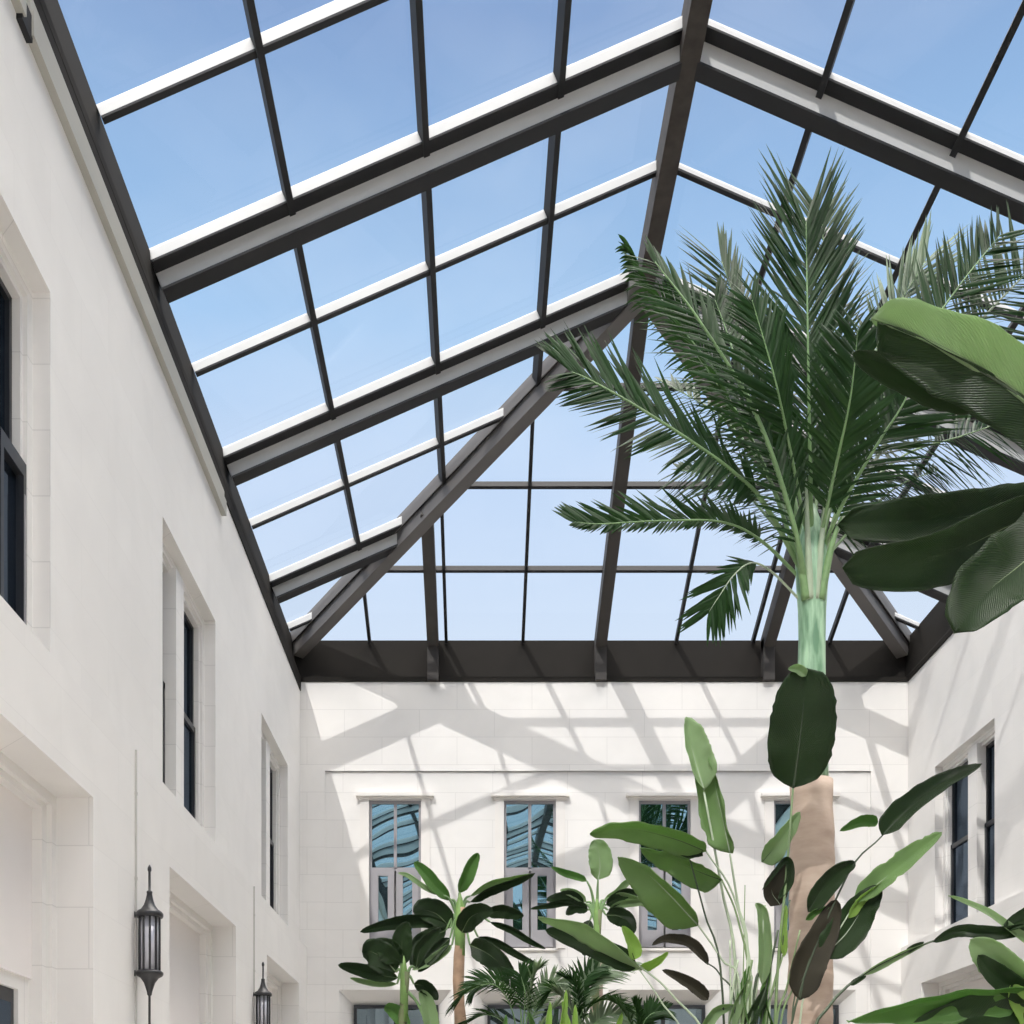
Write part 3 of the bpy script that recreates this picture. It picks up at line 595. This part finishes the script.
# the big hanging leaf before the palm trunk
bg_ = S([(793, 788, .18), (798, 755, .06), (803, 710, -.08), (806, 668, -.18)], 68, LF_D, roll=8, fold=4, seed=60, wav=.02, shape=1.05, blunt=.36, rib=STALKD, tear=.02)
S([(806, 676, -.2), (798, 670, -.2), (788, 669, -.2)], 12, LF_P, seed=61, roll=20)
K([foot(25, .1), (776, 1000), (786, 880), (793, 788, .18)], 3.0, STALK)
# right hand leaves
S([(882, 836), (905, 812), (940, 785), (982, 764)], 29, LF_D, roll=-30, fold=12, seed=62, rib=STALKD, shape=.5); S([(878, 822), (862, 822), (840, 831)], 15, LF_M, roll=10, seed=63)
K([foot(30), (790, 1030), (845, 880), (882, 836)], 2.2, STALKD)
S([(808, 912), (822, 890), (838, 872), (855, 862)], 26, LF_D, roll=10, seed=64, rib=STALKD)
S([(855, 903), (885, 878), (915, 853), (942, 832)], 27, LF_G, roll=-25, fold=10, seed=65, tear=.16, rib=STALKP); S([(822, 957), (845, 935), (862, 910), (880, 886)], 40, LF_D, roll=-10, fold=8, seed=66, rib=STALKP)
S([(848, 918), (860, 900), (882, 883)], 13, LF_Y, roll=30, seed=67)
S([(800, 1000), (808, 965), (825, 930), (836, 900)], 36, LF_B, roll=10, fold=8, seed=68, rib=STALKD)
S([(806, 920), (815, 912), (830, 906)], 9, LF_M, seed=69, roll=20); K([foot(50), (800, 1020), (822, 960), (850, 912)], 2, STALKP)
K([foot(44), (792, 1020), (806, 970), (822, 912)], 1.6, STALKD)

# ---------------------------------------------------------------- plant at the right foreground
RY = 6.6
rt = thing('giant_strelitzia', 'very large dark paddle leaves reaching in from the upper right edge', 'tropical plant', (at(1230, 0, RY).x, RY, 0))
def G(pp, w, m, Y=RY, **k): return leaf(rt, A(Y, *pp), w*Y/F, m, **k)
G([(1100, 480), (1030, 405), (965, 362), (900, 330), (878, 322)], 112, LF_D, roll=-14, fold=10, seed=70, rib=STALKD, wav=.05, shape=.8, halves=(.05, .62))  # lower half of one leaf, its shade painted dark
G([(1100, 476), (1030, 402), (965, 359), (900, 327), (872, 318)], 112, LF_P, roll=22, fold=24, seed=71, rib=STALK, wav=.05, shape=.8, halves=(.62, .12))  # same leaf again: sunlit upper half, the light painted as pale green
G([(990, 400), (940, 385), (895, 368), (852, 353)], 40, LF_D, roll=-20, fold=10, seed=72, Y=RY+.15)
G([(1100, 480), (1020, 505), (940, 520), (838, 524)], 64, LF_D, roll=20, fold=14, seed=73, wav=.07, shape=1.15, blunt=.3, halves=(.75, 1))
G([(1080, 490), (1000, 530), (930, 560), (842, 568)], 56, LF_D, roll=-10, fold=8, seed=74, wav=.05, shape=1.15, blunt=.3, Y=RY-.1)
G([(1080, 470), (1040, 545), (990, 590), (955, 632)], 78, LF_D, roll=12, fold=12, seed=75, wav=.05, shape=1.1, blunt=.34, Y=RY-.2)
for k, (x, y) in enumerate(((1100, 478), (1100, 480), (1080, 488), (1080, 470))): stalk(rt, A(RY, (1230, 1420, 0), (1220+8*k, 900), (1180, 600), (x, y)), .03, .014, STALK)
BY = 7.2
rb = thing('broad_leaf_plant', 'low broad wavy leaved plant at the lower right corner', 'tropical plant', (at(1100, 0, BY).x, BY, .0))
def H(pp, w, m, Y=BY, **k): return leaf(rb, A(Y, *pp), w*Y/F, m, **k)
H([(1080, 990), (1000, 995), (920, 1004), (848, 1022)], 44, LF_M, roll=-35, fold=22, seed=80, wav=.10, shape=.7); H([(1080, 1000), (1020, 1010), (960, 1020), (900, 1036)], 50, LF_D, roll=10, fold=5, seed=81, wav=.08)
H([(1024, 985), (1005, 968), (985, 950), (970, 940)], 42, LF_P, roll=-10, fold=15, seed=82, rib=STALKP); H([(1030, 1000), (1008, 985), (990, 970), (978, 955)], 30, LF_D, roll=10, seed=83)
H([(1060, 965), (1020, 938), (985, 912), (948, 896)], 13, LF_P, roll=40, fold=20, seed=84, rib=STALKP); H([(1040, 925), (1000, 932), (960, 930), (932, 942)], 16, LF_D, roll=-20, fold=10, seed=85, shape=.8)
H([(1060, 900), (1040, 912), (1018, 922), (1002, 930)], 26, LF_D, roll=10, seed=86); H([(1060, 1050), (1035, 1020), (1020, 1000), (1010, 985)], 36, LF_Y, roll=10, seed=87)
for k, p in enumerate(((1080, 990), (1024, 985), (1060, 965), (1040, 925), (1060, 900))): stalk(rb, A(BY, (1100, 1400), (1098+4*k, 1150), (1085, 1040), p), .018, .008)
tn_ = thing('slender_leaf_stalk_plant', 'thin bent stalk with narrow rolled leaf crossing right of the palm trunk', 'tropical plant', (at(800, 0, 9.2).x, 9.2, 0))
stalk(tn_, A(9.2, (800, 1280), (808, 1060), (830, 1005), (870, 970), (925, 944), (970, 930)), .016, .006, STALKD)
leaf(tn_, A(9.2, (862, 975), (885, 962), (905, 952), (925, 944)), 10*9.2/F, LF_P, roll=30, seed=90); leaf(tn_, A(9.2, (850, 985), (858, 980), (866, 976)), 7*9.2/F, LF_D, seed=91); leaf(tn_, A(9.2, (906, 952), (914, 947), (924, 942)), 7*9.2/F, LF_D, seed=92)

# ---------------------------------------------------------------- banana plants before the back wall
def banana(name, label, base, crownp, Y, leaves, r=.10, tm=None):
    t = thing(name, label, 'banana plant', (at(base, 0, Y).x, Y, 0), 'banana plants before the back wall')
    c = at(*crownp, Y); b = Vector((at(base, 0, Y).x, Y, 0))
    bm = BM(); tube(bm, [b.lerp(c, i/14)+Vector((.03*math.sin(i), 0, 0)) for i in range(15)], [r*(1.3-.55*i/14)*(1+.08*math.sin(i*2.3)) for i in range(15)], 12); obj('stem', bm, tm, t, True)
    bm = BM(); tube(bm, [c-Vector((0, 0, .75)), c-Vector((0, 0, .35)), c, c+Vector((0, 0, .12)), c+Vector((0, 0, .25))], [r*.8, r*.85, r*.75, r*.45, r*.1], 12); obj('sheath', bm, SHE, t, True)
    for k, (pts, w, m, roll, fold) in enumerate(leaves):
        pp = [at(p[0], p[1], Y+(p[2] if len(p) > 2 else 0)) for p in pts]
        leaf(t, pp, w*Y/F, m, roll=roll, fold=fold, seed=100+k+base, wav=.05, rib=STALKP if m in (LF_P, LF_Y) else STALK, shape=.75)
        q = pp[0]; stalk(t, [c+Vector((0, 0, -.25)), c.lerp(q, .5)+Vector((0, 0, .03)), q], .03, .014, RACH)
    return t
BST = mat('banana_stem', (.36, .24, .16), .8, noise_amt=.5, nscale=7); BST2 = mat('green_banana_stem', (.13, .16, .07), .7, noise_amt=.4, nscale=7); SHE = mat('fresh_leaf_sheath', (.20, .34, .10), .45, noise_amt=.3, nscale=8)
banana('banana_plant', 'tan stemmed banana plant with spreading dark leaves between the two left back windows', 461, (460, 908), 18, [
    ([(450, 900), (436, 887), (425, 873), (414, 862)], 17, LF_M, 10, 20), ([(459, 893), (466, 878), (472, 864), (478, 853)], 17, LF_M, 10, 20),
    ([(470, 902), (488, 890), (510, 882), (535, 873)], 15, LF_D, 30, 30), ([(470, 896), (490, 883), (512, 878), (530, 874)], 9, LF_P, 30, 20), ([(440, 895), (425, 888), (408, 876), (398, 873)], 6, LF_P, 20, 10),
    ([(462, 932, -.3), (470, 918, -.5), (482, 912, -.6), (494, 912, -.7)], 24, LF_D, 0, 15), ([(486, 914), (500, 911), (512, 913), (524, 916)], 16, LF_D, 10, 15),
    ([(490, 922), (512, 930), (528, 940), (546, 949)], 9, LF_D, 10, 20), ([(478, 937), (498, 943), (518, 955), (543, 968)], 9, LF_D, 15, 10),
    ([(470, 945, -.2), (485, 952, -.4), (500, 963, -.5), (514, 976, -.5)], 24, LF_D, 10, 5), ([(450, 928), (438, 915), (424, 910), (413, 912)], 28, LF_D, 10, 10),
    ([(448, 925), (420, 922), (390, 925), (360, 932)], 17, LF_D, 10, 20), ([(450, 938), (438, 950), (428, 962), (418, 972)], 16, LF_D, 10, 20), ([(452, 945), (440, 955), (428, 963), (412, 970)], 12, LF_P, 10, 20),
    ([(446, 930), (430, 938), (418, 946), (412, 968)], 20, LF_D, 0, 10)], tm=BST)
banana('banana_plant', 'short green stemmed banana plant with drooping dark leaves, leftmost in the courtyard', 404, (404, 972), 17.2, [
    ([(398, 978), (378, 975), (358, 970), (338, 965)], 17, LF_D, 10, 15), ([(396, 972), (385, 960), (372, 952), (362, 952)], 34, LF_D, 0, 8), ([(398, 962), (392, 955), (385, 948), (372, 942)], 26, LF_D, 0, 8),
    ([(405, 964), (402, 950), (403, 935), (408, 922)], 24, LF_D, 0, 14), ([(416, 968), (420, 950), (430, 938), (440, 928)], 16, LF_D, 10, 15), ([(414, 984), (424, 986), (432, 992), (438, 1000)], 15, LF_D, 10, 10),
    ([(432, 1040), (430, 1020), (426, 1002), (420, 990)], 20, LF_P, 10, 20), ([(408, 1030), (400, 1018), (392, 1010), (384, 1008)], 18, LF_M, 10, 15), ([(397, 984), (380, 985), (362, 982), (350, 978)], 8, LF_P, 30, 10)], r=.075, tm=BST2)
banana('banana_plant', 'banana plant with pale upright leaf and dark fan leaves beside the third back window', 597, (597, 910), 18.6, [
    ([(598, 880), (600, 866), (598, 850), (594, 840)], 27, LF_P, 10, 14), ([(587, 881), (575, 877), (562, 873), (551, 867)], 10, LF_M, 20, 20),
    ([(580, 905), (566, 903), (550, 906), (530, 909)], 9, LF_D, 10, 20), ([(584, 906), (572, 898), (560, 898), (546, 900)], 14, LF_D, 10, 10), ([(588, 910), (576, 908), (566, 915)], 13, LF_D, 10, 10),
    ([(606, 905), (614, 900), (626, 893), (640, 894)], 13, LF_D, 10, 10), ([(604, 900), (616, 893), (628, 882), (642, 880)], 8, LF_P, 10, 10), ([(606, 915), (618, 916), (628, 922), (634, 934)], 20, LF_D, 0, 10), ([(608, 910), (622, 904), (640, 902), (655, 898)], 9, LF_P, 10, 15),
    ([(590, 920), (586, 932), (584, 944), (585, 956)], 14, LF_D, 0, 10), ([(586, 902), (574, 894), (560, 890)], 10, LF_P, 10, 10), ([(612, 897), (624, 896), (650, 905), (668, 915)], 9, LF_P, 20, 10)], r=.07, tm=BST2)
bt = thing('slim_tree_trunk', 'slim pinkish grey trunk standing behind the low feathery palms', 'tree', (at(597, 0, 19.6).x, 19.6, 0))
bm = BM(); z1 = at(0, 955, 19.6).z; tube(bm, [(bt.location.x, 19.6, z1*i/8) for i in range(9)], [.13-.004*i for i in range(9)], 12); tko = obj('trunk', bm, mat('pinkish_bark', (.46, .36, .31), .85, noise_amt=.25, nscale=9), bt, True)
# ---------------------------------------------------------------- low feathery palms
def low_palm(cx, cy, Y, label, fr_, m=FR_M):
    t = thing('low_palm', label, 'palm', (at(cx, 0, Y).x, Y, 0), 'low feathery palms at the bottom')
    c = at(cx, cy, Y)
    bm = BM(); tube(bm, [(c.x, Y, 0), (c.x, Y, c.z/2), c], [.09, .07, .05], 10); obj('stem', bm, BST2, t, True)
    for k, (pts, ln, mm) in enumerate(fr_):
        frond(t, [c]+[at(p[0], p[1], Y+(p[2] if len(p) > 2 else 0)) for p in pts], ln, mm or m, seed=cx+k, n=34, ang=(60, 30), lift=20, droop=.22, lw=.03, r0=.012, start=.25, up=(0, -1, .5) if k % 2 else None)
low_palm(520, 1060, 14.8, 'low feathery palm with dark arching fronds right of the tan banana stem', [
    ([(512, 1010), (495, 985, -.2), (470, 990, -.3), (455, 1005, -.3)], .42, None), ([(520, 1005), (505, 985), (482, 982), (470, 992)], .38, None), ([(530, 1000), (535, 975), (540, 968)], .40, FR_P),
    ([(535, 1010), (550, 985), (570, 985)], .38, FR_P), ([(510, 1030), (490, 1015), (465, 1022)], .4, None), ([(525, 1000), (522, 980), (520, 975)], .4, None), ([(545, 1020), (560, 1005), (585, 1015)], .4, FR_P)])
low_palm(580, 1060, 13.2, 'low feathery palm with bright green heart and upright fronds, in front of the slim trunk', [
    ([(578, 1010), (574, 985), (566, 978)], .40, None), ([(582, 1010), (590, 985), (606, 972), (632, 962)], .36, FR_P), ([(585, 1015), (605, 1000), (628, 1010)], .4, None), ([(580, 1000), (584, 980), (596, 968)], .38, None),
    ([(572, 1010), (555, 990), (545, 1000)], .36, None), ([(590, 1030), (610, 1015), (640, 1020)], .4, FR_P), ([(575, 1020), (565, 1000), (560, 995)], .4, FR_P)])
low_palm(640, 1075, 12.0, 'low palm with sparse fronds under the third lower window', [
    ([(632, 1030), (622, 1010), (612, 1000)], .3, None), ([(642, 1030), (650, 1015), (665, 1010)], .3, None), ([(638, 1030), (636, 1012), (634, 1004)], .3, None)])
hb = thing('bright_shrub', 'bright lime green young shoots between the low palms', 'shrub', (at(565, 0, 11.9).x, 11.9, 0))
for k, (x0, x1, y1) in enumerate(((560, 566, 990), (568, 562, 1000), (545, 550, 1002), (535, 528, 1012), (572, 575, 1005), (612, 622, 1012), (500, 506, 1015))):
    leaf(hb, A(11.9, (x0, 1075), (x0+1, 1045), (x1, y1)), 13*11.9/F, LF_Y if k not in (3, 6) else LF_M, roll=20, fold=25, seed=200+k)
